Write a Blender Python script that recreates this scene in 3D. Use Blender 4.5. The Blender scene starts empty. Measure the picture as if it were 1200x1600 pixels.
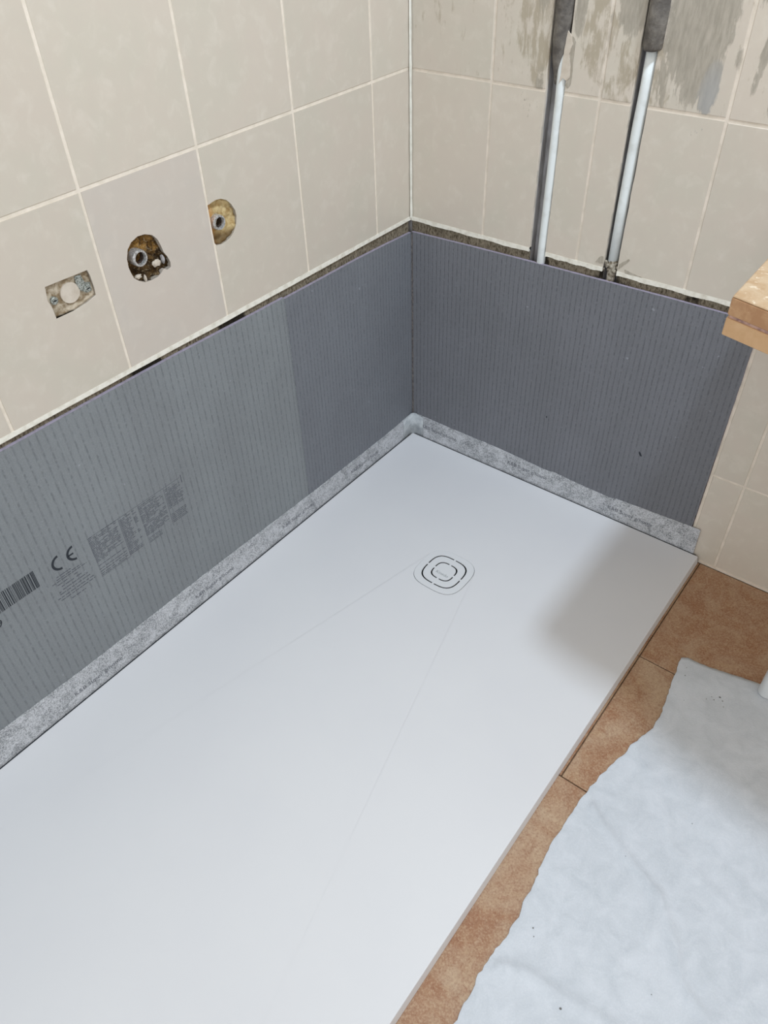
import bpy, bmesh, math, random
from mathutils import Vector, Matrix, noise
from mathutils.geometry import tessellate_polygon
random.seed(7)
C = bpy.context.scene.collection
S = bpy.context.scene

# ---------------------------------------------------------------- camera
cam = bpy.data.objects.new('camera', bpy.data.cameras.new('camera')); C.objects.link(cam)
cam.matrix_world = Matrix.Translation((1.0163, -1.3659, 1.2507)) @ Matrix(
    ((0.78735826, -0.39838777, 0.4704829), (0.61580861, 0.5442553, -0.56970688), (-0.02909856, 0.73829084, 0.67385452))).to_4x4()
cam.data.sensor_fit = 'VERTICAL'; cam.data.sensor_height = 24.0
cam.data.lens = 1191.44 / 1600 * 24.0
cam.data.clip_start = 0.02; cam.data.clip_end = 50
S.camera = cam
# ---------------------------------------------------------------- world, lamps, exposure
w = bpy.data.worlds.new('world'); S.world = w; w.use_nodes = True
bg = w.node_tree.nodes['Background']; bg.inputs[0].default_value = (1.0, 0.955, 0.89, 1); bg.inputs[1].default_value = 0.79
def area(name, loc, target, sx, sy, power, col):
    l = bpy.data.lights.new(name, 'AREA'); l.shape = 'RECTANGLE'; l.size = sx; l.size_y = sy; l.energy = power; l.color = col
    o = bpy.data.objects.new(name, l); C.objects.link(o); o.location = loc
    o.rotation_euler = (Vector(target) - Vector(loc)).to_track_quat('-Z', 'Y').to_euler(); return o
area('skylight_lamp', (1.19, -0.41, 2.42), (0.75, -0.5, 0), 0.20, 0.13, 25.0, (0.74, 0.86, 1.0))
area('window_daylight', (1.0, -3.0, 1.7), (0.4, -0.6, 0.0), 1.3, 1.2, 15.0, (0.72, 0.85, 1.0))
S.view_settings.view_transform = 'Standard'; S.view_settings.look = 'None'
S.view_settings.exposure = 0.04; S.view_settings.gamma = 1.0; S.view_settings.use_curve_mapping = False

# ---------------------------------------------------------------- helpers
def lin(c):
    r = [((v/255)/12.92 if v/255 <= .04045 else ((v/255+.055)/1.055)**2.4) for v in c]
    return (*r, 1)
class X:                                  # tiny node-expression wrapper
    def __init__(s, nt, sock): s.nt = nt; s.s = sock
    def _m(s, op, *a):
        n = s.nt.nodes.new('ShaderNodeMath'); n.operation = op
        for i, v in enumerate((s,) + a):
            if isinstance(v, X): s.nt.links.new(v.s, n.inputs[i])
            else: n.inputs[i].default_value = v
        return X(s.nt, n.outputs[0])
    def __add__(s, o): return s._m('ADD', o)
    def __sub__(s, o): return s._m('SUBTRACT', o)
    def __mul__(s, o): return s._m('MULTIPLY', o)
    def __truediv__(s, o): return s._m('DIVIDE', o)
    def abs(s): return s._m('ABSOLUTE')
    def mx(s, o): return s._m('MAXIMUM', o)
    def mn(s, o): return s._m('MINIMUM', o)
    def fract(s): return s._m('FRACT')
    def gt(s, o): return s._m('GREATER_THAN', o)
    def clamp(s): return s._m('MAXIMUM', 0.0)._m('MINIMUM', 1.0)
    def step(s, a, b): return ((s - a) * (1.0/(b-a))).clamp()
class M:
    def __init__(s, name, rough=.6, spec=.5, metal=0):
        s.m = bpy.data.materials.new(name); s.m.use_nodes = True; s.nt = s.m.node_tree
        s.b = s.nt.nodes['Principled BSDF']; s.b.inputs['Roughness'].default_value = rough
        s.b.inputs['Specular IOR Level'].default_value = spec; s.b.inputs['Metallic'].default_value = metal
        g = s.nt.nodes.new('ShaderNodeNewGeometry'); s.pos = g.outputs['Position']
        sp = s.nt.nodes.new('ShaderNodeSeparateXYZ'); s.nt.links.new(s.pos, sp.inputs[0])
        s.x, s.y, s.z = [X(s.nt, sp.outputs[i]) for i in range(3)]
    def rnd(s):
        n = s.nt.nodes.new('ShaderNodeObjectInfo'); return X(s.nt, n.outputs['Random'])
    def vec(s, scale, off=None):
        n = s.nt.nodes.new('ShaderNodeVectorMath'); n.operation = 'MULTIPLY'; s.nt.links.new(s.pos, n.inputs[0]); n.inputs[1].default_value = scale
        if off is None: return n.outputs[0]
        c = s.nt.nodes.new('ShaderNodeCombineXYZ')
        for i in range(3): s.nt.links.new((off * (37.0 + 11*i)).s, c.inputs[i])
        a = s.nt.nodes.new('ShaderNodeVectorMath'); a.operation = 'ADD'; s.nt.links.new(n.outputs[0], a.inputs[0]); s.nt.links.new(c.outputs[0], a.inputs[1]); return a.outputs[0]
    def noise(s, scale=(1,1,1), detail=4, rough=.55, dist=0, off=None):
        n = s.nt.nodes.new('ShaderNodeTexNoise'); n.inputs['Scale'].default_value = 1; n.inputs['Detail'].default_value = detail
        n.inputs['Roughness'].default_value = rough; n.inputs['Distortion'].default_value = dist
        if not isinstance(scale, tuple): scale = (scale,)*3
        s.nt.links.new(s.vec(scale, off), n.inputs['Vector']); return X(s.nt, n.outputs['Fac'])
    def mix(s, f, a, b):
        n = s.nt.nodes.new('ShaderNodeMix'); n.data_type = 'RGBA'
        for i, v in ((0, f), (6, a), (7, b)):
            if isinstance(v, X): s.nt.links.new(v.s, n.inputs[i])
            elif isinstance(v, tuple): n.inputs[i].default_value = lin(v) if len(v) == 3 else v
            else: n.inputs[i].default_value = v
        return X(s.nt, n.outputs[2])
    def col(s, c):
        if isinstance(c, tuple): s.b.inputs['Base Color'].default_value = lin(c)
        else: s.nt.links.new(c.s, s.b.inputs['Base Color'])
        return s
    def bump(s, h, dist=.001, st=.5):
        n = s.nt.nodes.new('ShaderNodeBump'); n.inputs['Distance'].default_value = dist; n.inputs['Strength'].default_value = st
        s.nt.links.new(h.s, n.inputs['Height']); s.nt.links.new(n.outputs[0], s.b.inputs['Normal']); return s
    def rough(s, r): s.nt.links.new(r.s, s.b.inputs['Roughness']); return s
    def blobs(s, u, L):                   # max of soft ellipses in (u, z)
        r = None
        for (cu, cz, ru, rz, g) in L:
            du = ((u - cu) * (1/ru)); dz = ((s.z - cz) * (1/rz))
            d = X(s.nt, (du*du + dz*dz).s)
            v = ((d * -1.0 + 1.0).mx(0.0)._m('POWER', .5)) * g
            r = v if r is None else r.mx(v)
        return r

def link(name, me, mat, parent=None):
    o = bpy.data.objects.new(name, me); C.objects.link(o)
    if mat and not me.materials: me.materials.append(mat)
    if parent: o.parent = parent
    return o
def obj(name, bm, mat, parent=None, smooth=False):
    bmesh.ops.recalc_face_normals(bm, faces=bm.faces)
    me = bpy.data.meshes.new(name); bm.to_mesh(me); bm.free()
    if smooth:
        for p in me.polygons: p.use_smooth = True
    return link(name, me, mat, parent)
def tag(o, label=None, cat=None, group=None, kind=None):
    for k, v in (('label', label), ('category', cat), ('group', group), ('kind', kind)):
        if v: o[k] = v
    return o
def empty(name, loc, label, cat, group=None):
    o = bpy.data.objects.new(name, None); C.objects.link(o); o.location = loc; o.empty_display_size = .02
    bpy.context.view_layer.update()
    return tag(o, label, cat, group)
def part(name, bm, mat, parent, smooth=False):
    o = obj(name, bm, mat, None, smooth); o.parent = parent
    if parent is not None: o.matrix_parent_inverse = Matrix.Translation(-wloc(parent))
    return o
def wloc(p):
    v = Vector(p.location)
    return v
LW = lambda u, v, d: (d, u, v)            # left wall: u = y, v = z, d out of the wall
BW = lambda u, v, d: (u, -d, v)           # right-hand (back) wall: u = x, v = z
FL = lambda u, v, d: (u, v, d)            # floor
def slab(bm, outer, holes, d0, d1, fn):
    loops = [list(outer)] + [list(h) for h in holes]
    tris = tessellate_polygon([[Vector((a, b, 0)) for a, b in l] for l in loops])
    flat = [p for l in loops for p in l]
    F = [bm.verts.new(fn(a, b, d1)) for a, b in flat]; K = [bm.verts.new(fn(a, b, d0)) for a, b in flat]
    if not holes and len(outer) == 4:
        bm.faces.new(F); bm.faces.new(K[::-1])
    else:
        for t in tris:
            try: bm.faces.new([F[i] for i in t]); bm.faces.new([K[i] for i in reversed(t)])
            except ValueError: pass
    i = 0
    for l in loops:
        n = len(l)
        for k in range(n):
            a, b = i + k, i + (k+1) % n
            bm.faces.new((F[a], F[b], K[b], K[a]))
        i += n
    return bm
def rect(u0, v0, u1, v1): return [(u0, v0), (u1, v0), (u1, v1), (u0, v1)]
def bev(o, wd, seg=1, ang=40):
    m = o.modifiers.new('bevel', 'BEVEL'); m.width = wd; m.segments = seg; m.limit_method = 'ANGLE'; m.angle_limit = math.radians(ang); return o
def tube(bm, pts, r, n=24, cap=True):
    rings = []
    for i, p in enumerate(pts):
        p = Vector(p); a = Vector(pts[max(i-1, 0)]); b = Vector(pts[min(i+1, len(pts)-1)])
        dd = (b - a).normalized(); e1 = Vector((0, 1, 0)).cross(dd).normalized(); e2 = dd.cross(e1); q = Matrix((e1, e2, dd)).transposed(); rr = r[i] if isinstance(r, (list, tuple)) else r
        rings.append([bm.verts.new(p + q @ Vector((rr*math.cos(2*math.pi*k/n), rr*math.sin(2*math.pi*k/n), 0))) for k in range(n)])
    for a, b in zip(rings, rings[1:]):
        for k in range(n): bm.faces.new((a[k], a[(k+1) % n], b[(k+1) % n], b[k]))
    if cap: bm.faces.new(rings[0][::-1]); bm.faces.new(rings[-1])
    return bm
def lathe(bm, prof, n, place):            # prof: (r, h) closed profile
    R = [[bm.verts.new(place(r*math.cos(2*math.pi*k/n), r*math.sin(2*math.pi*k/n), h)) for k in range(n)] for r, h in prof]
    for a, b in zip(R, R[1:] + R[:1]):
        for k in range(n): bm.faces.new((a[k], a[(k+1) % n], b[(k+1) % n], b[k]))
    return bm
def jag(p, q, n, amp, keep=0):            # ragged line between two points
    out = []
    for i in range(n):
        t = i/n; du, dv = q[0]-p[0], q[1]-p[1]; L = math.hypot(du, dv)
        a = random.uniform(-amp, amp) if i > keep else 0
        out.append((p[0]+du*t - dv/L*a, p[1]+dv*t + du/L*a))
    return out
def text_mesh(body, size, fn, u, v, d, mat, name, parent, depth=.0002, sx=1.0, shear=0, align='LEFT'):
    cu = bpy.data.curves.new('t', 'FONT'); cu.body = body; cu.size = size; cu.extrude = 0; cu.shear = shear; cu.align_x = align; cu.resolution_u = 3
    to = bpy.data.objects.new('t', cu); C.objects.link(to)
    dg = bpy.context.evaluated_depsgraph_get(); me = bpy.data.meshes.new_from_object(to.evaluated_get(dg))
    bm = bmesh.new(); bm.from_mesh(me); bpy.data.objects.remove(to); bpy.data.curves.remove(cu)
    for vv in bm.verts: vv.co = Vector(fn(u + vv.co.x*sx, v + vv.co.y, d + depth))
    return part(name, bm, mat, parent)

# ---------------------------------------------------------------- materials
def tile_mat(name, smear=False, tint=None):
    m = M(name, .28, .45); r = m.rnd()
    n1 = m.noise(9, 4, .55, .6, r); n2 = m.noise(38, 5, .6, .4, r); n3 = m.noise(160, 2, .6, 0, r)
    a, b, c = tint or ((207, 198, 184), (202, 195, 181), (214, 206, 194))
    col = m.mix(n1.step(.38, .66), a, b)
    col = m.mix(n2.step(.52, .78) * .75, col, c)
    col = m.mix((n1*.5 + n2*.5).step(.58, .4) * .30, col, (200, 188, 177))
    hsv = m.nt.nodes.new('ShaderNodeHueSaturation'); m.nt.links.new(col.s, hsv.inputs['Color']); m.nt.links.new((r*.06 + .97).s, hsv.inputs['Value'])
    col = X(m.nt, hsv.outputs[0])
    h = n2 * .5 + n3 * .2
    if smear:
        sm = smear_mask(m); col = m.mix(sm[1], col, (168, 157, 137)); col = m.mix(sm[0], col, sm[2])
        m.rough(sm[0] * .45 + .28); h = h + sm[0] * 2.0
    m.col(col); m.bump(h, .0008, .25); return m.m
def smear_mask(m):
    x = m.x
    streak = m.noise((150, 150, 26), 5, .65); big = m.noise((36, 36, 22), 4, .6, .5)
    above = m.z.step(.879, .8815)
    heavy = m.blobs(x, [(.555, 1.02, .060, .145, 1.4), (.588, .925, .019, .055, 1.3), (.537, 1.0, .04, .10, 1.3), (.51, .92, .016, .05, .8), (.475, .985, .016, .05, .6),
                        (.443, 1.03, .032, .065, 1.25), (.352, 1.06, .016, .105, 1.2), (.659, .975, .008, .04, 1.0), (.655, .93, .006, .025, .8), (.688, .93, .009, .045, 1.1), (.622, .96, .007, .02, .8), (.64, 1.09, .025, .08, .8),
                        (.282, 1.08, .020, .11, .9), (.29, .895, .012, .03, .75), (.33, .90, .004, .04, 1)])
    hm = ((heavy + (streak - .5) * 1.8 + (big - .5) * 1.2).step(.52, .78)) * above
    light = m.blobs(x, [(.268, .985, .045, .10, .85), (.285, .915, .016, .045, .9), (.40, 1.02, .05, .12, .8), (.38, .95, .022, .05, .7), (.225, 1.0, .03, .09, .5), (.43, .93, .05, .08, .65), (.51, .93, .03, .06, .8)])
    lm = ((light + (streak - .5) * 2.6 + (big - .5) * 3.4).step(.40, .95)) * above * .8
    spk = m.noise((190, 190, 70), 3, .6)
    low = m.blobs(x, [(.262, .855, .045, .035, 1), (.30, .82, .012, .09, .7), (.51, .78, .05, .11, .55), (.585, .86, .02, .03, .9)])
    hm = hm.mx((low * .25 + spk).step(.82, .9) * .8)
    tone = m.mix(streak.step(.35, .65), (146, 140, 127), (176, 168, 155)); tone = m.mix((m.blobs(m.x, [(.592, .90, .022, .06, 1.0)])) * .6, tone, (156, 160, 164))
    return hm * .9, lm, tone
tileL = tile_mat('glazed wall tile'); tileR = tile_mat('glazed wall tile with cement smears', True)
tileP = tile_mat('pinkish glazed wall tile', False, ((205, 196, 185), (201, 193, 183), (210, 201, 190)))
def grout_mat(name, smear=False):
    m = M(name, .8, .2); c = m.mix(m.noise(60, 3).step(.35, .7), (236, 226, 212), (222, 212, 196))
    if smear: c = m.mix(m.noise(30).step(.4, .6), (228, 217, 203), (213, 203, 188)); sm = smear_mask(m); c = m.mix((sm[0] + sm[1]).clamp() * .75, c, sm[2])
    return m.col(c).bump(m.noise(900, 2), .0004, .5).m
groutL = grout_mat('tile grout'); groutR = grout_mat('tile grout with cement smears', True)
m = M('white silicone', .45); siliconeM = m.col(m.mix(m.noise(80, 3).step(.4, .8), (228, 226, 216), (205, 203, 190))).bump(m.noise(300, 2), .0005, .4).m
m = M('old joint strip', .75, .25); stripM = m.col(m.mix(m.noise(70, 4).step(.45, .75), (236, 233, 222), (206, 200, 184))).bump(m.noise(250, 3), .0004, .4).m
def mortar_mat():
    m = M('bare mortar', .95, .1)
    n1 = m.noise((45, 45, 30), 5, .65, .4); n2 = m.noise((260, 260, 120), 4, .7)
    c = m.mix(n1.step(.35, .65), (142, 132, 114), (106, 97, 82)); c = m.mix(n2.step(.45, .75) * .8, c, (160, 152, 136)); c = m.mix(n2.step(.5, .36) * .8, c, (64, 56, 44))
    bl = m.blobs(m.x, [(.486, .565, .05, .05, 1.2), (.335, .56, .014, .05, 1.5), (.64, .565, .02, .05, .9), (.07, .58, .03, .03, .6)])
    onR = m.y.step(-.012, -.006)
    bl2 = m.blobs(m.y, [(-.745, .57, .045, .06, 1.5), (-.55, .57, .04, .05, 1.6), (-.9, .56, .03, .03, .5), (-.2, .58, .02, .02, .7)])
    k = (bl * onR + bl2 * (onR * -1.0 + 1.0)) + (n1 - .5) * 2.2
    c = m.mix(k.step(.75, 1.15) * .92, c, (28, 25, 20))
    return m.col(c).bump(n1 * 2 + n2, .004, .8).m
mortarM = mortar_mat()
m = M('chase cement', .9, .15); n = m.noise((60, 60, 16), 5, .6)
chaseM = m.col(m.mix(n.step(.35, .68), (186, 184, 186), (132, 128, 124))).bump(n, .003, .6).m
m = M('rusty hole filling', .9, .2); n = m.noise(95, 5, .65, .6); n2 = m.noise(260, 3, .7)
c = m.mix(n.step(.4, .6), (72, 52, 30), (160, 122, 66)); c = m.mix((m.z * 1.0).step(.762, .738) * .75, c, (48, 38, 28)); c = m.mix(n2.step(.56, .66) * .6, c, (196, 180, 150))  # rust tones, with the shade of the deep lower part painted in
rustM = m.col(c).bump(n + n2*.5, .004, .9).m
m = M('yellow stained plaster', .85, .2); n = m.noise(90, 4, .6, .4)
c = m.mix(n.step(.4, .65), (206, 186, 140), (170, 140, 90)); c = m.mix(m.y.step(-.542, -.556), c, (190, 128, 62)); c = m.mix(m.z.step(.737, .727) * .8, c, (84, 62, 36))  # orange stain at the flat side; dark lower crescent paints the deep part's shade
yellowM = m.col(c).bump(n, .003, .7).m
m = M('pale plaster filling', .9, .2); n = m.noise(85, 5, .6, .3)
boxM = m.col(m.mix(n.step(.42, .62), (196, 184, 164), (136, 118, 92))).bump(n, .003, .7).m
m = M('smooth pale plaster', .7, .3); paleM = m.col(m.mix(m.noise(60).step(.4, .7), (208, 198, 184), (190, 178, 162))).bump(m.noise(200), .001, .4).m
m = M('galvanised steel', .30, .6, .55); n = m.noise(300, 3); steelM = m.col(m.mix(n.step(.4, .65), (226, 226, 226), (160, 160, 156))).bump(n, .0008, .3).m
m = M('worn zinc', .55, .5, .5); n = m.noise(420, 3); zincM = m.col(m.mix(n.step(.4, .62), (186, 190, 184), (104, 108, 100))).bump(n, .002, .6).m
m = M('dark bore', .7, .3); boreM = m.col(m.mix(m.noise(180).step(.4, .6), (70, 46, 24), (34, 24, 16))).m
def board_mat(name, u, base, dark, axis, k=.75):
    m = M(name, .72, .25)
    U = (m.y if axis == 'y' else m.x)
    dash = m.noise((160 if axis == 'x' else 8, 160 if axis == 'y' else 8, 130), 2, .5)
    wob = m.noise((6, 6, 5), 2); f = ((U + (wob - .5) * .004) * (1/u)).fract()
    ln = (f - .5).abs().step(.16, .04)
    fine = m.noise((30 if axis == 'x' else 300, 300 if axis == 'x' else 30, 14) if False else ((300, 30, 22) if axis == 'x' else (30, 300, 22)), 3, .7); lines = (ln * dash.step(.34, .66) + fine.step(.52, .75) * .35).mn(1.0)
    wv = m.noise((420, 420, 420), 2, .6); cl = m.noise((7, 7, 4), 4, .6)
    c = m.mix(cl.step(.35, .7), base, tuple(int(v*1.07) for v in base)); c = m.mix(wv.step(.45, .8) * .3, c, tuple(int(v*1.3) for v in base))
    c = m.mix(lines * k, c, dark)
    sp = m.noise(70, 2, .4); c = m.mix(sp.step(.76, .8) * .5, c, (160, 164, 172))
    m.col(c); m.bump(lines * -1.6 + wv * .35, .0012, .5); return m.m
boardA = board_mat('foam board grey facing', .0135, (125, 129, 132), (104, 108, 113), 'y', .6)
boardB = board_mat('foam board ribbed facing', .0105, (114, 117, 123), (92, 96, 104), 'y', .6)
boardR = board_mat('foam board ribbed grey facing', .0112, (112, 114, 119), (90, 92, 98), 'x', .65)
m = M('lilac foam core', .8, .2); foamM = m.col(m.mix(m.noise(120).step(.4, .7), (166, 158, 176), (146, 140, 150))).bump(m.noise(600), .001, .5).m
m = M('print ink', .7, .2); inkM = m.col((50, 54, 60)).m
m = M('faint print ink', .7, .2); n = m.noise(700, 2); faintM = m.col(m.mix(n.step(.42, .58), (66, 69, 80), (98, 101, 108))).m
def tape_mat():
    m = M('sealing tape fleece', .8, .25)
    n1 = m.noise((30, 30, 30), 5, .7, .8); n2 = m.noise((420, 420, 420), 3, .75)
    c = m.mix((n1*.35 + n2*.65).step(.43, .57), (150, 153, 157), (206, 208, 212)); c = m.mix(n2.step(.5, .36) * (n1.step(.6, .35)) * .9, c, (96, 98, 100))
    return m.col(c).bump(n2, .0012, .6).m
tapeM = tape_mat()
m = M('tape print', .7, .2); tapeInk = m.col((92, 94, 102)).m
m = M('white tray resin', .42, .4); n = m.noise(5, 3); n2 = m.noise(700, 2)
trayM = m.col(m.mix(n.step(.4, .7) * .5, (216, 217, 219), (212, 213, 216))).bump(n2, .0003, .15).m
m = M('drain cover lacquer', .42, .4); coverM = m.col((214, 216, 218)).m
m = M('dark recess', .9, .1); darkM = m.col((24, 28, 32)).m
m = M('grey lettering', .5, .4); letterM = m.col((140, 146, 148)).m
m = M('terracotta floor tile', .5, .35); r = m.rnd()
n1 = m.noise(9, 5, .65, .9, r); n2 = m.noise(30, 5, .65, .9, r); n3 = m.noise(300, 4, .75)
c = m.mix(n1.step(.36, .64), (174, 148, 122), (150, 108, 78)); c = m.mix(n2.step(.48, .72) * .5, c, (180, 154, 122)); c = m.mix(n2.step(.46, .3) * .6, c, (140, 98, 70)); c = m.mix(n3.step(.50, .66) * .5, c, (196, 172, 142)); c = m.mix(n3.step(.47, .36) * .5, c, (130, 84, 60))
floorM = m.col(c).bump(n2 + n3*.6, .0015, .35).m
m = M('dark floor grout', .9, .1); fgroutM = m.col(m.mix(m.noise(80).step(.4, .6), (120, 98, 78), (96, 76, 60))).m
m = M('white nonwoven sheet', .85, .2); n = m.noise((26, 26, 26), 5, .65, .6); n2 = m.noise(330, 3, .6); n3 = m.noise(60, 2, .4)
c = m.mix(n.step(.35, .72), (206, 211, 217), (191, 197, 203)); c = m.mix(n2.step(.5, .75) * .25, c, (222, 226, 231)); c = m.mix(m.noise((95, 70, 95), 5, .8).step(.73, .78) * .8, c, (120, 122, 124))
sheetM = m.col(c).bump(n * 1.0 + n2 * .7, .0012, .5).m
m = M('white plastic pipe', .35, .5); pipeM = m.col(m.mix(m.noise(40).step(.5, .8), (226, 232, 232), (206, 210, 208))).m
m = M('dirty pipe end', .6, .3); pipeDM = m.col(m.mix(m.noise(150).step(.4, .65), (176, 170, 156), (96, 84, 66))).m
m = M('dark grey pipe foam', .95, .1); n = m.noise((60, 60, 60), 5, .6); insM = m.col(m.mix(n.step(.35, .7), (96, 92, 88), (132, 127, 120))).bump(n, .004, .8).m
m = M('stone look counter tile', .35, .45); n = m.noise(45, 5, .6, .6); n2 = m.noise(130, 3, .5, .3)
c = m.mix(n.step(.4, .62), (176, 146, 112), (190, 166, 136)); c = m.mix(n2.step(.60, .68), c, (216, 200, 176)); ctileM = m.col(c).bump(n, .001, .3).m
m = M('counter edge tile', .45, .4); n = m.noise(55, 4, .6, .4)
c = m.mix(n.step(.4, .65), (176, 134, 98), (196, 158, 120)); c = m.mix(m.noise(110, 2).step(.68, .74), c, (228, 204, 176)); cedgeM = m.col(c).bump(n, .001, .3).m
m = M('tan counter board', .55, .3); n = m.noise(40, 4, .6, .3); cboardM = m.col(m.mix(n.step(.35, .7), (210, 174, 134), (196, 156, 114))).m
m = M('pinkish bed joint', .8, .2); cjointM = m.col(m.mix(m.noise(90).step(.4, .6), (196, 164, 150), (150, 120, 116))).m
m = M('white powder coated steel', .3, .5); legM = m.col((236, 238, 238)).m

# ---------------------------------------------------------------- the setting: walls
BOX = [(-.8715,.7707),(-.8357,.7699),(-.8005,.769),(-.7984,.76),(-.7976,.741),(-.7985,.7285),(-.8161,.7235),(-.8393,.7205),(-.8705,.7205),(-.8717,.7418),(-.8745,.7506)]
BIG = [(-.7249,.7728),(-.716,.7809),(-.7025,.7856),(-.689,.7844),(-.6756,.7786),(-.6679,.7691),(-.6644,.7577),(-.662,.7458),(-.6567,.7367),(-.6535,.7267),(-.6549,.7182),(-.6621,.7167),(-.6686,.7210),(-.6745,.7165),(-.6827,.713),(-.6948,.712),(-.708,.7131),(-.7181,.7189),(-.7268,.7271),(-.7300,.7378),(-.7315,.7471),(-.7303,.7600)]
SML = [(-.5575,.7875),(-.5479,.7895),(-.5396,.7908),(-.5283,.7893),(-.5169,.7838),(-.508,.7745),(-.5014,.7623),(-.5,.7516),(-.5037,.739),(-.5095,.7298),(-.5188,.7224),(-.53,.7186),(-.5415,.7172),(-.5540,.7186),(-.5572,.7240),(-.5575,.7472),(-.5575,.7663)]
ROOM = 2.40
CH1 = (.3010, .3385); CH2 = (.4638, .4935)
wallL = slab(bmesh.new(), rect(-2.6, -.035, .0, ROOM), [BOX, BIG, SML], -.045, -.008, LW)
slab(wallL, rect(-2.6, -.035, .0, ROOM), [], -.075, -.045, LW)
wall_left = tag(obj('wall_left', wallL, mortarM), kind='structure')
wallR = slab(bmesh.new(), rect(-.075, -.035, 2.3, ROOM), [rect(CH1[0], .45, CH1[1], 2.3), rect(CH2[0], .45, CH2[1], 2.3)], -.026, -.008, BW)
slab(wallR, rect(-.075, -.035, 2.3, ROOM), [], -.075, -.026, BW)
wall_right = tag(obj('wall_right', wallR, chaseM), kind='structure')
# bare mortar bands under the tiles
obj('mortar_bed', slab(bmesh.new(), rect(-2.6, -.030, -.0045, .586), [], -.008, -.004, LW), mortarM, wall_left)
bm = bmesh.new()
for a, b in ((0.0, CH1[0]), (CH1[1], CH2[0]), (CH2[1], .7725)): slab(bm, rect(a, -.030, b, .586), [], -.008, -.0045, BW)
slab(bm, rect(CH1[0]+.0, -.03, CH1[1], .45), [], -.008, -.0045, BW); slab(bm, rect(CH2[0], -.03, CH2[1], .45), [], -.008, -.0045, BW)
obj('mortar_bed', bm, mortarM, wall_right)
# grout sheets behind the tiles
obj('grout', slab(bmesh.new(), rect(-2.6, .586, -.0005, 1.9), [BOX, BIG, SML], -.008, -.0010, LW), groutL, wall_left)
bm = bmesh.new()
for a, b in ((0.0005, CH1[0]), (CH1[1], CH2[0]), (CH2[1], .773)): slab(bm, rect(a, .586, b, 1.9), [], -.008, -.0010, BW)
slab(bm, rect(.773, -.028, 2.3, 1.9), [], -.008, -.0010, BW)
obj('grout', bm, groutR, wall_right)
# plaster above the tiling
obj('plaster', slab(bmesh.new(), rect(-2.6, 1.9, 0, ROOM), [], -.008, 0, LW), paleM, wall_left)
bm = bmesh.new()
obj('plaster', slab(bm, rect(0, 1.9, 2.3, ROOM), [], -.008, 0, BW), paleM, wall_right)

def tile(outline, fn, wall, mat, d1=0.0, holes=()):
    o = obj('tile', slab(bmesh.new(), outline, holes, -.0075, d1 + random.uniform(-.0002, .0003), fn), mat, wall)
    return bev(o, .0009)
zl = lambda y: .8822 + .0078*y
zr = lambda x: .8812 - .0060*x
yj = [-.0006, -.1203, -.3389, -.5585, -.7769, -.9945, -1.212, -1.430, -1.648, -1.866, -2.084, -2.302, -2.52]
g = .0026
BOTL = .5895
def clip_poly(P, axis, val, keep_less):   # Sutherland-Hodgman against an axis line
    out = []
    for i in range(len(P)):
        a, b = P[i-1], P[i]; ia = (a[axis] < val) == keep_less; ib = (b[axis] < val) == keep_less
        if ia != ib:
            t = (val - a[axis])/(b[axis]-a[axis]); out.append((a[0]+(b[0]-a[0])*t, a[1]+(b[1]-a[1])*t))
        if ib: out.append(b)
    return out
for i in range(len(yj)-1):
    y1, y0 = yj[i] - (g if i else 0), yj[i+1] + g
    if i == 1: y0 += 0
    bot = jag((y0, BOTL), (y1, BOTL + (.0015 if i == 2 else 0)), 12, .0007)
    holes = []
    out = bot + [(y1, BOTL), (y1, zl(y1) - g), (y0, zl(y0) - g)]
    if i == 4: holes = [BOX]
    if i == 3: holes = [BIG]
    if i == 2:                            # tile with the D-shaped bite on its left side
        S2 = [p for p in SML]; bite = [p for p in S2 if p[0] > y0 + .0005]
        bite.sort(key=lambda p: -math.atan2(p[1]-.755, p[0] + .54) if False else 0)
        ring = [(-.5563, .7877)] + [p for p in SML[1:14]] + [(-.5563, .7190)]
        ring = [(y0, ring[0][1])] + ring[1:-1] + [(y0, ring[-1][1])]
        out = bot + [(y1, BOTL), (y1, zl(y1) - g), (y0, zl(y0) - g)] + ring
    tile(out, LW, wall_left, tileP if i in (3,) else tileL, holes=holes)
    for k in range(3):
        tile(rect(y0, 0, y1, 0)[:0] + [(y0, zl(y0) + g + .33*k), (y1, zl(y1) + g + .33*k), (y1, zl(y1) - g + .33*(k+1)), (y0, zl(y0) - g + .33*(k+1))], LW, wall_left, tileL)
xj = [.0008, .1882, .4069, .6268, .8435, 1.0625, 1.2815, 1.5, 1.72, 1.94, 2.16]
BOTR = .5895
def tile_r(x0, x1, za, zb, jl=False, jr=False, jb=False):
    o = []
    o += jag((x0, za), (x1, za), 10, .0007) if jb else [(x0, za)]
    o += jag((x1, za), (x1, zb), 14, .0009) if jr else [(x1, za)]
    o += [(x1, zb)]
    o += jag((x0, zb), (x0, za), 14, .0009) if jl else [(x0, zb)]
    tile(o, BW, wall_right, tileR)
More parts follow.
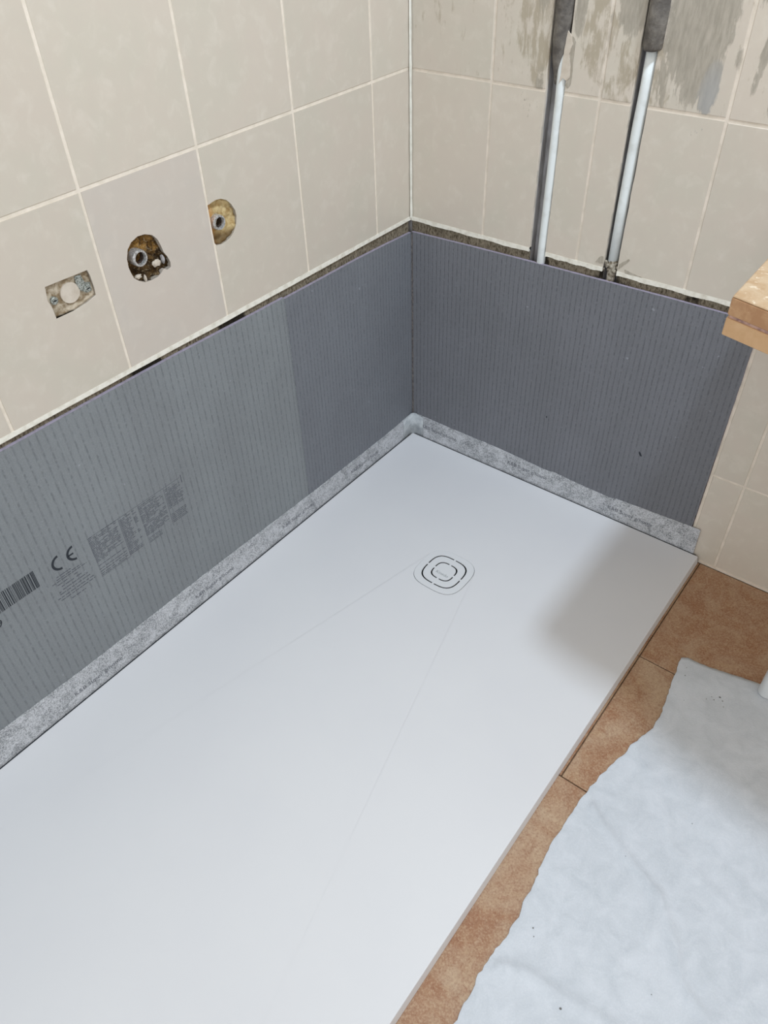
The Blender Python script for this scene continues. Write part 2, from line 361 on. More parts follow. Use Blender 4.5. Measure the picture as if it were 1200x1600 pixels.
for i in range(len(xj)-1):
    x0, x1 = xj[i] + (g if i else 0), xj[i+1] - g
    zc = zr((x0+x1)/2)
    for k in range(-1, 3):
        za, zb = (BOTR, zc - g) if k < 0 else (zc + g + .33*k, zc - g + .33*(k+1))
        jb = k < 0
        if k < 0 and i == 3:
            tile([(x0, BOTR), (.773, BOTR), (.773, .5505), (x1, .5505), (x1, zb), (x0, zb)], BW, wall_right, tileR); continue
        if k < 0 and i > 3: za = .5505; jb = False
        if i == 1: tile_r(x0, CH1[0], za, zb, jr=True, jb=jb); tile_r(CH1[1], x1, za, zb, jl=True, jb=jb)
        elif i == 2: tile_r(x0, CH2[0], za, zb, jr=True, jb=jb); tile_r(CH2[1], x1, za, zb, jl=True, jb=jb)
        else: tile_r(x0, x1, za, zb, jb=jb)
    if i >= 3:
        a = .7795 if i == 3 else x0
        tile_r(a, x1, .2204, .5465, jl=(i == 3)); tile_r(a, x1, -.0185, .2164)
# remains of grout at the cut edge beside the board, white strips under the cut tiles, corner bead
o = obj('cut_edge_strip', slab(bmesh.new(), jag((.7735, .0), (.7735, .548), 60, .0006) + [(.7735, .548), (.7790, .548)] + jag((.7790, .548), (.7790, 0), 60, .0005), [], -.008, -.0005, BW), groutR, wall_right)
def strip(a, b, fn, wall, skip=()):
    bm = bmesh.new(); n = 60; prev = None
    top = [(a + (b-a)*i/n, .5902) for i in range(n+1)]
    bot = [(a + (b-a)*i/n, .5812 + random.uniform(-.0004, .0004) + .0008*math.sin(i*.35)) for i in range(n, -1, -1)]
    return obj('joint_strip', slab(bm, top + bot, [], -.008, .0005, fn), stripM, wall)
strip(-2.6, -.001, LW, wall_left)
for a, b in ((.001, CH1[0]), (CH1[1], CH2[0]), (CH2[1], .773)): strip(a, b, BW, wall_right)
bm = bmesh.new(); n = 70; rows = []
for i in range(n+1):
    z = .588 + (1.9-.588)*i/n; r = .0058 + .0006*math.sin(i*1.7) + random.uniform(-.0003, .0003)
    rows.append([bm.verts.new((0, 0, z))] + [bm.verts.new((r*(1-math.sin(t)*.62) if True else 0, -r*(1-math.cos(t)*.62), z)) for t in [0, .4, .8, 1.2, 1.5708]][::1])
for p, q in zip(rows, rows[1:]):
    for k in range(len(p)): bm.faces.new((p[k], p[(k+1) % len(p)], q[(k+1) % len(p)], q[k]))
bm.faces.new(rows[0]); bm.faces.new(rows[-1][::-1])
tag(obj('trim_1', bm, siliconeM), kind='structure')
# sealant seam at the foot of the tiled wall
o = obj('joint_strip', slab(bmesh.new(), jag((.808, -.0205), (2.3, -.0205), 60, .0003) + [(2.3, -.0205), (2.3, -.0150), (.808, -.0150)], [], -.004, .0022, BW), groutR, wall_right)

# floor
floor = tag(obj('floor', slab(bmesh.new(), rect(0, -2.6, 2.3, .0), [], -.06, -.0235, FL), fgroutM), kind='structure')
fx = [.1569, .4851, .8133, 1.1415, 1.4697, 1.7979, 2.1261]; fy = [-.0022, -.3254, -.6536, -1.19, -1.518, -1.846, -2.174, -2.502]
for i in range(1, len(fx)-1):
    for j in range(len(fy)-1):
        o = obj('tile', slab(bmesh.new(), rect((fx[i] - (.03 if i == 2 and j > 1 else 0))+.0011, fy[j+1]+.0011, (fx[i+1] - (.03 if i == 1 and j > 1 else 0))-.0011, fy[j]-.0011), [], -.0235, -.0207 - random.uniform(0, .0003), FL), floorM, floor); bev(o, .0008)

# ---------------------------------------------------------------- cavities in the left wall and what is in them
def filling(poly, mat, name, depth, amp, seed, parent, lip=.0):
    bm = bmesh.new(); cu = sum(p[0] for p in poly)/len(poly); cv = sum(p[1] for p in poly)/len(poly); nr = 9; n = len(poly)*4
    P = []
    for k in range(n):                    # resample outline
        t = k/n*len(poly); i = int(t); f = t-i; a, b = poly[i], poly[(i+1) % len(poly)]; P.append((a[0]+(b[0]-a[0])*f, a[1]+(b[1]-a[1])*f))
    rings = []
    for r in range(nr, 0, -1):
        s = r/nr*1.0; ring = []
        for (u, v) in P:
            uu, vv = cu+(u-cu)*s, cv+(v-cv)*s
            d = -depth + amp*noise.fractal(Vector((uu*95, vv*95, seed)), 1, 2, 4) + (lip*max(0, (s-.72)/.28)**2)
            ring.append(bm.verts.new(LW(uu, vv, min(d, -.0012))))
        rings.append(ring)
    for a, b in zip(rings, rings[1:]):
        for k in range(n): bm.faces.new((a[k], a[(k+1) % n], b[(k+1) % n], b[k]))
    bm.faces.new(rings[-1])
    back = [bm.verts.new(LW(u, v, -.046)) for u, v in P]
    for k in range(n): bm.faces.new((back[k], back[(k+1) % n], rings[0][(k+1) % n], rings[0][k]))
    bm.faces.new(back[::-1])
    return obj(name, bm, mat, parent, True)
filling(BIG, rustM, 'hole_filling', .012, .007, 3.1, wall_left, .005)
filling(SML, yellowM, 'hole_filling', .010, .004, 8.4, wall_left, .006)
filling(BOX, boxM, 'hole_filling', .0055, .002, 5.7, wall_left, .002)
def fitting(y, z, r, tip, label):
    e = empty('pipe_fitting', (0, y, z), label, 'pipe fitting')
    tip += .0025; pl = lambda a, b, h: (h, y + a, z + b)
    part('socket', lathe(bmesh.new(), [(r*.70, -.03), (r*.70, tip-.003), (r*.74, tip), (r*.93, tip), (r, tip-.0025), (r, -.03)], 40, pl), steelM, e, False)
    th = bmesh.new()
    for k in range(4): lathe(th, [(r*.69, tip-.006-.003*k), (r*.63, tip-.0072-.003*k), (r*.69, tip-.0085-.003*k), (r*.72, tip-.0072-.003*k)], 32, pl)
    part('thread', th, boreM, e)
    part('bore', lathe(bmesh.new(), [(0.0002, -.034), (r*.69, -.034), (r*.69, -.018), (.0002, -.018)], 24, pl), boreM, e)
    return e
f1 = fitting(-.7085, .7537, .0133, .0010, 'steel threaded pipe socket in the large rusty hole in the left wall')
f2 = fitting(-.5415, .7545, .0126, .0012, 'steel threaded pipe socket in the smaller yellow-stained hole on the left wall')
# cement crumbs round the big hole
def lump(u, v, ru, rv, d, h, seed):
    bm = bmesh.new(); bmesh.ops.create_icosphere(bm, subdivisions=3, radius=1)
    for vt in bm.verts:
        p = vt.co.copy(); k = 1 + .35*noise.fractal(p*1.6 + Vector((seed, 0, 0)), 1, 2, 3)
        vt.co = Vector(LW(u + p.x*ru*k, v + p.y*rv*k, d + p.z*h*k))
    return bm
obj('cement_lump', lump(-.6775, .7330, .0075, .0060, -.004, .004, 2), paleM, wall_left, True)
obj('cement_lump', lump(-.7160, .7245, .0060, .0040, -.005, .004, 5), paleM, wall_left, True)
obj('cement_lump', lump(-.7050, .7180, .0022, .0060, -.0035, .003, 9), paleM, wall_left, True)
obj('cement_lump', lump(-.6640, .7350, .0030, .0075, -.0045, .004, 11), chaseM, wall_left, True)
# rectangular recess: round plaster plug, bracket and two screws
bx = empty('wall_box_remains', (0, -.8360, .7455), 'plastered rectangular recess with two screws, left of the rusty hole', 'wall box')
P = [(-.8355 + .0158*math.cos(t*math.tau/40), .7462 + .0152*math.sin(t*math.tau/40)) for t in range(40)]
o = part('plaster_plug', slab(bmesh.new(), P, [], -.02, -.0028, LW), paleM, bx); bev(o, .0012, 2)
brk = slab(bmesh.new(), [(-.822,.7665),(-.812,.7655),(-.8085,.752),(-.8005,.7495),(-.8015,.7365),(-.8105,.7365),(-.8195,.7440),(-.8225,.755)], [], -.004, -.0018, LW)
o = part('bracket', brk, zincM, bx); bev(o, .0005)
for (u, v) in ((-.8073, .7425), (-.8637, .7457)):
    pl = lambda a, b, h, u=u, v=v: (h, u+a, v+b)
    s = lathe(bmesh.new(), [(.0002, -.012), (.0055, -.012), (.0058, -.0014), (.0045, -.0002), (.0016, -.0002), (.0002, -.0015)], 24, pl)
    sc = part('screw', s, zincM, bx)
    sb = bmesh.new(); slab(sb, rect(u-.0034, v-.0005, u+.0034, v+.0005), [], -.0008, .00005, LW); part('slot', sb, darkM, sc)
    sc.children[0].matrix_parent_inverse = Matrix.Identity(4); sc.children[0].matrix_parent_inverse = Matrix.Identity(4)

# ---------------------------------------------------------------- pipes in the chases
def wobble_tube(pts, r, n=24, seed=0, amp=0):
    bm = tube(bmesh.new(), pts, r, n)
    if amp:
        for v in bm.verts: v.co += Vector((noise.noise(v.co*60 + Vector((seed,0,0))), noise.noise(v.co*60 + Vector((0,seed,0))), 0))*amp
    return bm
p1 = empty('water_pipe', (.327, .010, .50), 'white plastic water pipe in the wall channel nearer the corner', 'pipe')
part('pipe', wobble_tube([(.3275, .0075, .50), (.3275, .0070, .6), (.3285, .0065, .75), (.3285, .0065, .87), (.3265, .0080, .93), (.3225, .0090, .96)], .0090), pipeM, p1, True)
p2 = empty('water_pipe', (.4800, .012, .50), 'white plastic water pipe with a dirty lower end in the right-hand wall channel', 'pipe')
part('pipe', wobble_tube([(.4785, .0100, .604), (.4785, .0095, .7), (.4800, .0090, .85), (.4815, .0090, .9), (.4822, .0090, .975)], .0098), pipeM, p2, True)
part('pipe_end', wobble_tube([(.4795, .0110, .50), (.4795, .0105, .57), (.4800, .0100, .598), (.4800, .0100, .606)], [.0085, .0085, .0092, .0104]), pipeDM, p2, True)
# crumbling filler round the foot of the second pipe
bm = bmesh.new()
for k in range(16):
    b2 = bmesh.new(); bmesh.ops.create_icosphere(b2, subdivisions=2, radius=1)
    cx, cz, r = random.uniform(.465, .492), random.uniform(.586, .601), random.uniform(.002, .0050)
    for v in b2.verts:
        q = v.co*(1+.9*noise.noise(v.co*2.2+Vector((k,0,0)))); v.co = Vector((cx+q.x*r, .002+q.y*r*.6 + .001, cz+q.z*r))
    me = bpy.data.meshes.new('t'); b2.to_mesh(me); b2.free(); bm.from_mesh(me)
obj('crumbled_filler', bm, pipeDM, wall_right, True)['kind'] = 'stuff'
def ragged_patch(pts, d, name, mat, wall, amp=.0012):
    o = []
    for i in range(len(pts)): o += jag(pts[i], pts[(i+1) % len(pts)], 6, amp)
    return obj(name, slab(bmesh.new(), o, [], .0001, d, BW), mat, wall)
m = M('dried cement smear', .95, .1); n = m.noise((170, 170, 40), 5, .65); smearM = m.col(m.mix(n.step(.35, .65), (158, 150, 136), (184, 177, 164))).bump(n, .0015, .5).m
ragged_patch([(.447,.598),(.463,.597),(.463,.612),(.455,.610)], .0006, 'cement_smear', smearM, wall_right)
ragged_patch([(.496,.594),(.515,.617),(.512,.619),(.495,.604)], .0006, 'cement_smear', smearM, wall_right, .0006)
ragged_patch([(.510,.590),(.545,.5905),(.520,.595),(.508,.597)], .0006, 'cement_smear', smearM, wall_right, .0006)
# foam sleeves
s1 = empty('pipe_insulation', (.322, .006, .935), 'dark grey foam sleeve on the pipe nearer the corner, torn at its lower end', 'pipe insulation')
bm = wobble_tube([(.3170, .0150, .890), (.3175, .0125, .905), (.3180, .0080, .93), (.3190, .0055, .96), (.3205, .0040, 1.0), (.322, .0035, 1.1), (.322, .0035, 2.25)], [.0065, .009, .0125, .0145, .0155, .0160, .0160], 28, 3, .0012)
part('sleeve', bm, insM, s1, True)
s2 = empty('pipe_insulation', (.4835, .005, .962), 'dark grey foam sleeve ending squarely on the pipe farther from the corner', 'pipe insulation')
part('sleeve', wobble_tube([(.4835, .0040, .9630), (.4835, .0035, .9655), (.4838, .0030, 1.02), (.4838, .0030, 1.024), (.4840, .0030, 1.2), (.4840, .0030, 2.25)], [.0150, .0172, .0175, .0170, .0175, .0175], 30, 7, .0012), insM, s2, True)
# peeled flake of plaster along the first pipe
fl = [(.3335,.975),(.3405,.968),(.3445,.955),(.3400,.9405),(.3445,.925),(.3460,.905),(.3400,.9005),(.3330,.9035),(.3270,.893),(.3290,.915),(.3300,.945)]
o = ragged_patch(fl, .0022, 'plaster_flake', paleM, wall_right, .0004)
ragged_patch([(.3425,.968),(.3490,.960),(.3490,.895),(.3440,.888),(.3380,.892),(.3460,.905),(.3445,.925),(.3400,.9405)], .0005, 'cement_smear', smearM, wall_right, .0006)

# ---------------------------------------------------------------- foam backer boards
FR = .0028
def board(name, outline, fn, mat, label, wallside):
    e = empty(name, Vector(fn(outline[0][0], outline[0][1], FR)), label, 'foam board', 'grey foam tile backer boards')
    part('foam_core', slab(bmesh.new(), outline, [], -.0038, FR-.0007, fn), foamM, e)
    part('facing', slab(bmesh.new(), [(u, v - (.0004 if v > .3 else 0)) for u, v in outline], [], FR-.0007, FR, fn), mat, e)
    return e
def topl(y): return .5620 + .0068*max(0, (-.193-y)/.6) if y < -.193 else .5560 + .006*(-y/.193)
nn = 24
ya = [-1.75 + (1.75-.4175)*i/nn for i in range(nn+1)]
bA = board('foam_board', [(ya[0], -.006)] + [(-.4175, -.006)] + [(y, min(.5725, .5668 + .0060*min(1, (-.4175-y)/.35)) + random.uniform(-.0003,.0003)) for y in ya[::-1]], LW, boardA, 'large grey foam board with black print on the left wall', 0)
bB = board('foam_board', [(-.4165, -.006), (-.0030, -.006), (-.0030, .5545), (-.10, .5590), (-.193, .5620), (-.30, .5628), (-.4165, .5640)], LW, boardB, 'narrow ribbed grey foam board on the left wall, next to the corner', 0)
bA.location.x += 0
jr = jag((.7712, -.006), (.7735, .5), 40, .0007)
bR = board('foam_board', [(.0032, -.006)] + jr + [(.7735, .540), (.7735, .5670), (.60, .5668), (.50, .5655), (.316, .5632), (.15, .5600), (.06, .5575), (.0032, .5560)], BW, boardR, 'wide ribbed grey foam board on the right-hand wall', 0)
# rough cut seam edge of the first board
bm = bmesh.new()
for k in range(110):
    z = .08 + k*.0044; slab(bm, [(-.4190+random.uniform(-.0005,.0005), z), (-.4160+random.uniform(-.0012,.0006), z), (-.4162+random.uniform(-.0012,.0008), z+.0030), (-.4188, z+.0030)], [], FR-.0002, FR+.0007, LW)
part('cut_edge', bm, boardA, bA)['kind'] = 'stuff'
# a nick in the right-hand board
o = part('nick', slab(bmesh.new(), [(.6185,.2105),(.6230,.2085),(.6275,.2010),(.6250,.1990),(.6215,.2020),(.6190,.2060)], [], FR-.001, FR+.0001, BW), inkM, bR)
part('nick', slab(bmesh.new(), [(.3905,.2105),(.393,.2105),(.393,.2060),(.3905,.2060)], [], FR-.001, FR+.0001, BW), inkM, bR)

m = M('rough board joint', .9, .1); n = m.noise((300, 300, 120), 3, .6)
part('corner_joint', slab(bmesh.new(), jag((.0031, .06), (.0085, .06), 2, .0003) + jag((.0080, .06), (.0072, .5555), 60, .0006) + [(.0072, .5555), (.0031, .5555)], [], FR, FR+.0006, BW), m.col(m.mix(n.step(.4, .62), (84, 82, 84), (126, 120, 116))).bump(n, .001, .6).m, bR)
# print on the large board
def dashes(bm, u0, u1, v, h, wl=(.004, .012), gap=.0016, dens=1.0):
    u = u0
    while u < u1 - .001:
        w_ = min(random.uniform(*wl), u1-u)
        if random.random() < dens: slab(bm, rect(u, v, u+w_, v+h), [], FR, FR+.00015, LW)
        u += w_ + gap*random.uniform(.6, 1.6)
bm = bmesh.new()                          # bar code
u = -1.1750; random.seed(21)
while u < -1.0570:
    w_ = random.choice((.0007, .0007, .0014, .0021)); slab(bm, rect(u, .3072, min(u+w_, -1.0558), .3448), [], FR, FR+.00015, LW); u += w_ + random.choice((.0006, .0006, .0012, .0018))
part('bar_code', bm, inkM, bA)
text_mesh('9', .0225, LW, -1.1465, .2820, FR, inkM, 'printed_digit', bA)
def arc(bm, cu, cv, r, t, a0, a1, n=20):
    o = [(cu+(r+t/2)*math.cos(math.radians(a0+(a1-a0)*i/n)), cv+(r+t/2)*math.sin(math.radians(a0+(a1-a0)*i/n))) for i in range(n+1)]
    o += [(cu+(r-t/2)*math.cos(math.radians(a1+(a0-a1)*i/n)), cv+(r-t/2)*math.sin(math.radians(a1+(a0-a1)*i/n))) for i in range(n+1)]
    slab(bm, o, [], FR, FR+.00015, LW)
bm = bmesh.new(); arc(bm, -1.0112, .3270, .0142, .0046, 92, 268); arc(bm, -.9818, .3270, .0142, .0046, 92, 268); slab(bm, rect(-.9950, .3253, -.9850, .3287), [], FR, FR+.00015, LW)
part('conformity_mark', bm, inkM, bA)
bm = bmesh.new()
for (a, b, v) in ((-1.028,-1.000,.3005),(-1.030,-.981,.2950),(-1.040,-.970,.2905),(-1.032,-1.01,.2838),(-.998,-.990,.2838),(-1.026,-1.001,.2765),(-.996,-.983,.2765),(-1.034,-1.03,.2672),(-1.026,-.975,.2690),(-1.034,-.972,.2620),(-1.041,-.967,.2550),(-1.0365,-.966,.2490),(-1.018,-.989,.2395)): dashes(bm, a, b, v, .0016)
part('small_print', bm, faintM, bA)['kind'] = 'stuff'
bm = bmesh.new()                          # the four-column data block
for (u0, u1, v0, v1, den) in ((-.953,-.925,.2755,.3335,.95),(-.925,-.893,.2800,.3335,.8),(-.887,-.863,.2520,.3320,.97),(-.859,-.851,.262,.330,.6),(-.845,-.790,.2560,.3300,.85),(-.783,-.744,.2800,.3280,.92)):
    v = v1
    while v > v0:
        L = random.uniform(.55, 1.0) if random.random() < .6 else 1
        dashes(bm, u0, u0+(u1-u0)*L, v, .0013, dens=den); v -= random.choice((.0031, .0031, .0037))
for v in (.2660, .2575, .2515, .2460, .2420): dashes(bm, -.953, -.893, v, .0013, dens=.85)
for v in (.2500, .2465, .2430): dashes(bm, -.889, -.858, v, .0015)
for v in (.2495, .2460, .2420, .2390): dashes(bm, -.843, -.812, v, .0012)
for v in (.2665, .2625, .2585, .2545, .2500, .2465): dashes(bm, -.783, -.746, v, .0014)
for (a, b, v) in ((-.954,-.744,.3345),(-.954,-.888,.2395)): slab(bm, rect(a, v, b, v+.0006), [], FR, FR+.00015, LW)
for u in (-.8885, -.7850): slab(bm, rect(u, .2400, u+.0007, .3345), [], FR, FR+.00015, LW)
slab(bm, rect(-.7425, .3210, -.7410, .3390), [], FR, FR+.00015, LW)
part('data_table', bm, faintM, bA)['kind'] = 'stuff'

# ---------------------------------------------------------------- sealing tape along the tray
TF = FR + .0012
def tape(fn, top, u0, u1, label, z0=-.009):
    e = empty('sealing_tape', Vector(fn((u0+u1)/2, 0.0, FR)), label, 'sealing tape', None)
    part('fleece', slab(bmesh.new(), [(u0, z0), (u1, z0)] + top[::-1], [], FR+.0002, TF, fn), tapeM, e)
    part('lip', slab(bmesh.new(), rect(min(u0, u1), .0035, max(u0, u1), .0050), [], TF, TF+.0004, fn), tapeM, e)
    return e
random.seed(4)
tl = [(-1.75, .0785), (-1.226, .0778), (-1.0256, .0700), (-.7483, .0693), (-.60, .0655), (-.4235, .0607), (-.25, .0590), (-.1267, .0575), (-.0434, .0610), (-.0215, .0630)]
def dens(P, step=.02, amp=.0004):
    o = []
    for a, b in zip(P, P[1:]):
        n = max(1, int(abs(b[0]-a[0])/step))
        for i in range(n): t = i/n; o.append((a[0]+(b[0]-a[0])*t, a[1]+(b[1]-a[1])*t + random.uniform(-amp, amp)))
    return o + [P[-1]]
tL = tape(LW, dens(tl), -1.75, -.0215, 'speckled grey sealing tape along the left wall edge of the tray')
tr = [(.0235, .0645), (.0368, .0652), (.1195, .0642), (.2757, .0645), (.37, .0600), (.4042, .0580), (.418, .0590), (.43, .0612), (.5176, .0575), (.566, .0565), (.578, .0560), (.588, .0600), (.6821, .0657), (.7916, .0714)]
tR = tape(BW, dens(tr), .0235, .7927, 'speckled grey sealing tape along the right-hand wall edge of the tray')
tR_bm = bmesh.new()
# moulded corner piece bent round the corner
cor = empty('sealing_corner', (.004, -.004, 0), 'smooth grey sealing corner piece joining both tapes in the room corner', 'sealing corner')
path = [(TF, -.0440), (TF, -.0200)] + [(TF + .0160*(1-math.cos(t)), -.0200 + .0160*math.sin(t)) for t in (.2, .4, .6, .8, 1.0, 1.2, 1.4, 1.5708)] + [(.0300, -TF), (.0400, -TF)]
path = [(x+.0004, y-.0004) for x, y in path]
bm = bmesh.new(); A = []; n = len(path)
L = [0]
for p, q in zip(path, path[1:]): L.append(L[-1]+math.hypot(q[0]-p[0], q[1]-p[1]))
for i, (x, y) in enumerate(path):
    s = L[i]/L[-1]; top = .0600 + .0075*math.exp(-((s-.58)/.28)**2)
    col = []
    for (dx, zz) in ((0, -.004), (0, top), (1, top), (1, -.004)):
        a = path[max(0, i-1)]; b = path[min(n-1, i+1)]; t = Vector((b[0]-a[0], b[1]-a[1], 0)).normalized(); nrm = Vector((-t.y, t.x, 0))
        if nrm.x < 0 and nrm.y > 0: nrm = -nrm
        col.append(bm.verts.new(Vector((x, y, zz)) - Vector((t.y, -t.x, 0))*(-.0008 if dx else 0)))
    A.append(col)
for p, q in zip(A, A[1:]):
    for k in range(4): bm.faces.new((p[k], p[(k+1) % 4], q[(k+1) % 4], q[k]))
bm.faces.new(A[0]); bm.faces.new(A[-1][::-1])
m = M('smooth corner fleece', .7, .3); n1 = m.noise(60, 4, .6); cornM = m.col(m.mix(n1.step(.38, .62), (158, 164, 168), (186, 191, 194))).bump(m.noise(400), .0008, .4).m
part('corner_fold', bm, cornM, cor, True)
for u in (-1.0900, -.7850, -.5150, -.2650): text_mesh('K&B Super g/home', .0145, LW, u, .0215 if u < -.8 else .0225, TF, tapeInk, 'printed_text', tL, .00015)
for u, v in ((.0360, .0350), (.3030, .0350), (.5780, .0290)): text_mesh('K&B Super g/home', .0145, BW, u, v-.006, TF, tapeInk, 'printed_text', tR, .00015)

# ---------------------------------------------------------------- shower tray and drain cover
DC = (.3735, -.3850)
def squircle(h, p=3.2, n=96, c=DC, a0=0.0, a1=math.tau, rev=False):
    out = []
    for i in range(n + (0 if a1-a0 >= math.tau-.001 else 1)):
        t = a0 + (a1-a0)*i/n; ct, st = math.cos(t), math.sin(t)
        r = h/((abs(ct)**p + abs(st)**p)**(1/p)); out.append((c[0]+r*ct, c[1]+r*st))
    return out[::-1] if rev else out
TX0, TX1, TY0, TY1 = .0078, .8055, -.0078, -1.80
tray = empty('shower_tray', (.4, -.8, -.0205), 'large flat matt white shower tray with a square drain', 'shower tray')
HD = .0600
o = part('tray_body', slab(bmesh.new(), [(TX0, TY1), (TX1, TY1), (TX1, TY0), (TX0, TY0)], [squircle(HD)], -.0205, 0, FL), trayM, tray)
for v in o.data.vertices:                 # the free long side leans out a little towards the floor
    if v.co.z < -.01 and v.co.x > .8: v.co.x += .0035
bev(o, .0010, 2, 60)
m = M('dark edge gap shade', .7, .2); gapShadeM = m.col((52, 55, 59)).m
part('edge_gap_shade', slab(bmesh.new(), [(.0045, TY1), (TX0+.0006, TY1), (TX0+.0006, TY0-.0006), (TX1-.006, TY0-.0006), (TX1-.006, -.0045), (.0045, -.0045)], [], -.0204, -.0012, FL), gapShadeM, tray)  # dark strip laid in the tray-to-tape gap, its colour standing in for shade
bm = bmesh.new(); slab(bm, squircle(HD-.0002), [squircle(HD-.004)], -.0195, -.0022, FL); slab(bm, squircle(HD-.0002), [], -.0202, -.0175, FL)
part('drain_cup', bm, darkM, tray)
dcov = empty('drain_cover', (DC[0], DC[1], -.0022), 'rounded square white drain cover with two rings of slots', 'drain cover')
slots = []
for hs, tk, gap in ((.0432, .0030, .050), (.0248, .0030, .10)):
    for q in range(4):
        a0 = q*math.pi/2 + gap; a1 = (q+1)*math.pi/2 - gap
        slots.append(squircle(hs+tk/2, 3.2, 18, DC, a0, a1) + squircle(hs-tk/2, 3.2, 18, DC, a0, a1, True))
o = part('cover_plate', slab(bmesh.new(), squircle(HD-.0006), slots, -.0010, .0004, FL), coverM, dcov)
ang = 0
text_mesh('Kinedo', .0110, lambda u, v, d: (DC[0]-.0155 + u, DC[1]-.012 + v, d), 0, 0, .0004, letterM, 'embossed_name', dcov, .0001)

# ---------------------------------------------------------------- torn protective sheet on the floor
Lp = [(.8815,-.2800),(.8855,-.3138),(.8905,-.3500),(.8985,-.4000),(.9030,-.4377),(.9031,-.4640),(.8960,-.4854),(.8880,-.5200),(.8725,-.5914),(.8616,-.6560),(.8596,-.7336),(.8584,-.7754),(.8665,-.8450),(.8744,-.9247),(.8695,-.9750),(.8689,-1.0065),(.8715,-1.0280),(.8729,-1.0502),(.8739,-1.0844),(.880,-1.30),(.87,-1.6),(.88,-2.0)]
Tp = [(.8815,-.2800),(.8924,-.2732),(.9180,-.2725),(.9560,-.2655),(1.0185,-.2517),(1.10,-.2420),(1.30,-.2350),(1.60,-.2250),(1.90,-.2200)]
def along(P, t):
    Ls = [0]
    for a, b in zip(P, P[1:]): Ls.append(Ls[-1]+math.hypot(b[0]-a[0], b[1]-a[1]))
    s = t*Ls[-1]
    for i in range(len(P)-1):
        if s <= Ls[i+1] + 1e-9:
            f = (s-Ls[i])/max(1e-9, Ls[i+1]-Ls[i]); return (P[i][0]+(P[i+1][0]-P[i][0])*f, P[i][1]+(P[i+1][1]-P[i][1])*f)
    return P[-1]
creases = [([(.8826,-.6736),(.905,-.690),(.968,-.7184),(1.0335,-.7438),(1.0715,-.785),(1.1098,-.8423),(1.1503,-.8616)], .0040, .0055),
           ([(.8869,-.982),(.925,-.965),(.9673,-.9625),(1.0147,-.9562),(1.06,-.95)], .0045, .008),
           ([(1.1982,-.7639),(1.1716,-.8452),(1.150,-.90)], .0045, .006), ([(.93,-.55),(1.02,-.66),(1.14,-.70)], .0015, .010), ([(1.03,-.744),(1.05,-.80),(1.02,-.88)], .0018, .008)]
def seg_d(px, py, P):
    best = 9
    for a, b in zip(P, P[1:]):
        dx, dy = b[0]-a[0], b[1]-a[1]; t = max(0, min(1, ((px-a[0])*dx+(py-a[1])*dy)/(dx*dx+dy*dy)))
        d = math.hypot(px-a[0]-dx*t, py-a[1]-dy*t); best = min(best, d)
    return best
NU, NV = 150, 230; G = []
bm = bmesh.new()
for j in range(NV+1):
    v = j/NV; l = along(Lp, v); nz = noise.fractal(Vector((l[1]*160, 3.3, 0)), .8, 2, 5)*.0022 + (noise.noise(Vector((l[1]*45, 9, 0))))*.0030
    row = []
    for i in range(NU+1):
        u = (i/NU)**1.5; t = along(Tp, u); x = l[0] + (t[0]-.8815)*(1.90-l[0])/(1.90-.8815) + nz*(1-u)**30; yy = l[1] + (t[1] + .2800)*(1-v)**2
        if j == 0: yy += noise.noise(Vector((x*70, 1, 0)))*.0022
        h = .0010 + 0.0018*max(0, noise.fractal(Vector((x*9, yy*9, 0)), 1, 2, 3)+.3) + .0006*noise.fractal(Vector((x*55, yy*55, 4)), 1, 2, 3)
        if x < 1.35 and yy > -1.2:
            for P_, a, wd in creases:
                d = seg_d(x, yy, P_); 
                if d < wd*3: h += 1.7*a*math.exp(-(d/wd)**2)*(.7+.5*noise.noise(Vector((x*20, yy*20, 7))))
        edge = min(1, min(i/5, j/5)); h *= (.45+.55*edge)
        row.append(bm.verts.new((x, yy, -.0198 + max(.0004, h))))
    G.append(row)
for j in range(NV):
    for i in range(NU): bm.faces.new((G[j][i], G[j][i+1], G[j+1][i+1], G[j+1][i]))
sh = obj('protective_sheet', bm, sheetM, None, True)
sd = sh.modifiers.new('thickness', 'SOLIDIFY'); sd.thickness = .0006; sd.offset = 1
tag(sh, 'torn white nonwoven protective sheet lying on the brown floor tiles', 'floor covering')

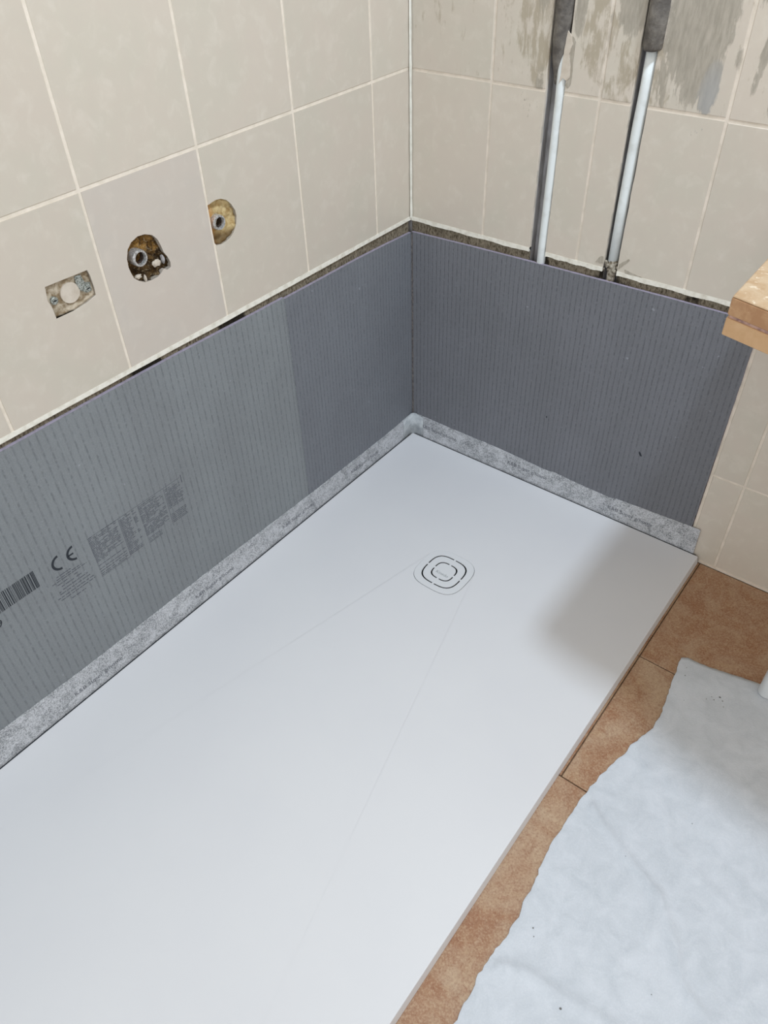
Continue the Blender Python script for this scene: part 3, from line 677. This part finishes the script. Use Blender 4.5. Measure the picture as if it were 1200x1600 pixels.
# ---------------------------------------------------------------- tiled countertop at the right
ct = empty('tiled_countertop', (1.3, -.22, .7475), 'tan tiled countertop corner jutting in at the right edge of the photo', 'countertop')
CP = [(.8055, -.0008), (.8055, -.417), (.870, -.434), (.975, -.438), (1.005, -.468), (1.15, -.492), (1.92, -.530), (1.92, -.0008)]
ins = lambda P, k: [(.8055+k if i < 2 else p[0], p[1]+(k if 0 < i < 7 else 0)) for i, p in enumerate(P)]
CPe = ins(CP, .0)
o = part('edge_tile', slab(bmesh.new(), CP, [], .7745, .7975, FL), cedgeM, ct); bev(o, .0010)
o = part('top_tile', slab(bmesh.new(), ins(CP, .0003), [], .7975, .8002, FL), ctileM, ct); bev(o, .0012)
part('bed_joint', slab(bmesh.new(), ins(CP, .0025), [], .7700, .7745, FL), cjointM, ct)
o = part('support_board', slab(bmesh.new(), CP, [], .7465, .7700, FL), cboardM, ct); bev(o, .0010)
lg = bmesh.new(); tube(lg, [(1.0430, -.2670, -.0165), (1.0430, -.2670, -.0140), (1.0430, -.2670, .7465)], [.0130, .0150, .0150], 36)
part('leg', lg, legM, ct, True)
ft = bmesh.new(); tube(ft, [(1.0430, -.2670, -.0186), (1.0430, -.2670, -.0164)], [.0115, .0115], 36); part('foot', ft, cjointM, ct, True)
bpy.context.view_layer.update()

# crumbs of mortar lying on the sheet
vs = [(v.co.x, v.co.y, v.co.z) for v in sh.data.vertices]; bm = bmesh.new()
for (x, y, r) in ((.977,-.328,.0022),(.984,-.333,.0014),(.970,-.340,.0014),(.964,-.336,.0010),(.958,-.347,.0009),(.990,-.345,.0010),(.905,-.320,.0014),(.900,-.300,.0009),(.925,-.375,.0009),(1.19,-.640,.0018),(1.185,-.646,.0012),(.900,-.905,.0014),(.907,-.915,.0010),(.965,-.720,.0008),(1.03,-.60,.0009),(1.08,-.88,.0009),(.985,-.975,.0022),(1.04,-.975,.0014)):
    r *= .72; z = min(vs, key=lambda v: (v[0]-x)**2 + (v[1]-y)**2)[2] + .0006 + r*.3
    b2 = bmesh.new(); bmesh.ops.create_icosphere(b2, subdivisions=1, radius=1)
    for v in b2.verts:
        q = v.co*(1+.5*noise.noise(v.co*2+Vector((x*90, 0, 0)))); v.co = Vector((x+q.x*r*1.3, y+q.y*r, z+q.z*r*.5))
    me = bpy.data.meshes.new('t'); b2.to_mesh(me); b2.free(); bm.from_mesh(me)
m = M('grey crumb', .9, .1)
tag(obj('mortar_crumbs', bm, m.col((112, 112, 110)).m), 'tiny grey mortar crumbs scattered over the white floor sheet', 'crumbs', kind='stuff')
bpy.context.view_layer.update()
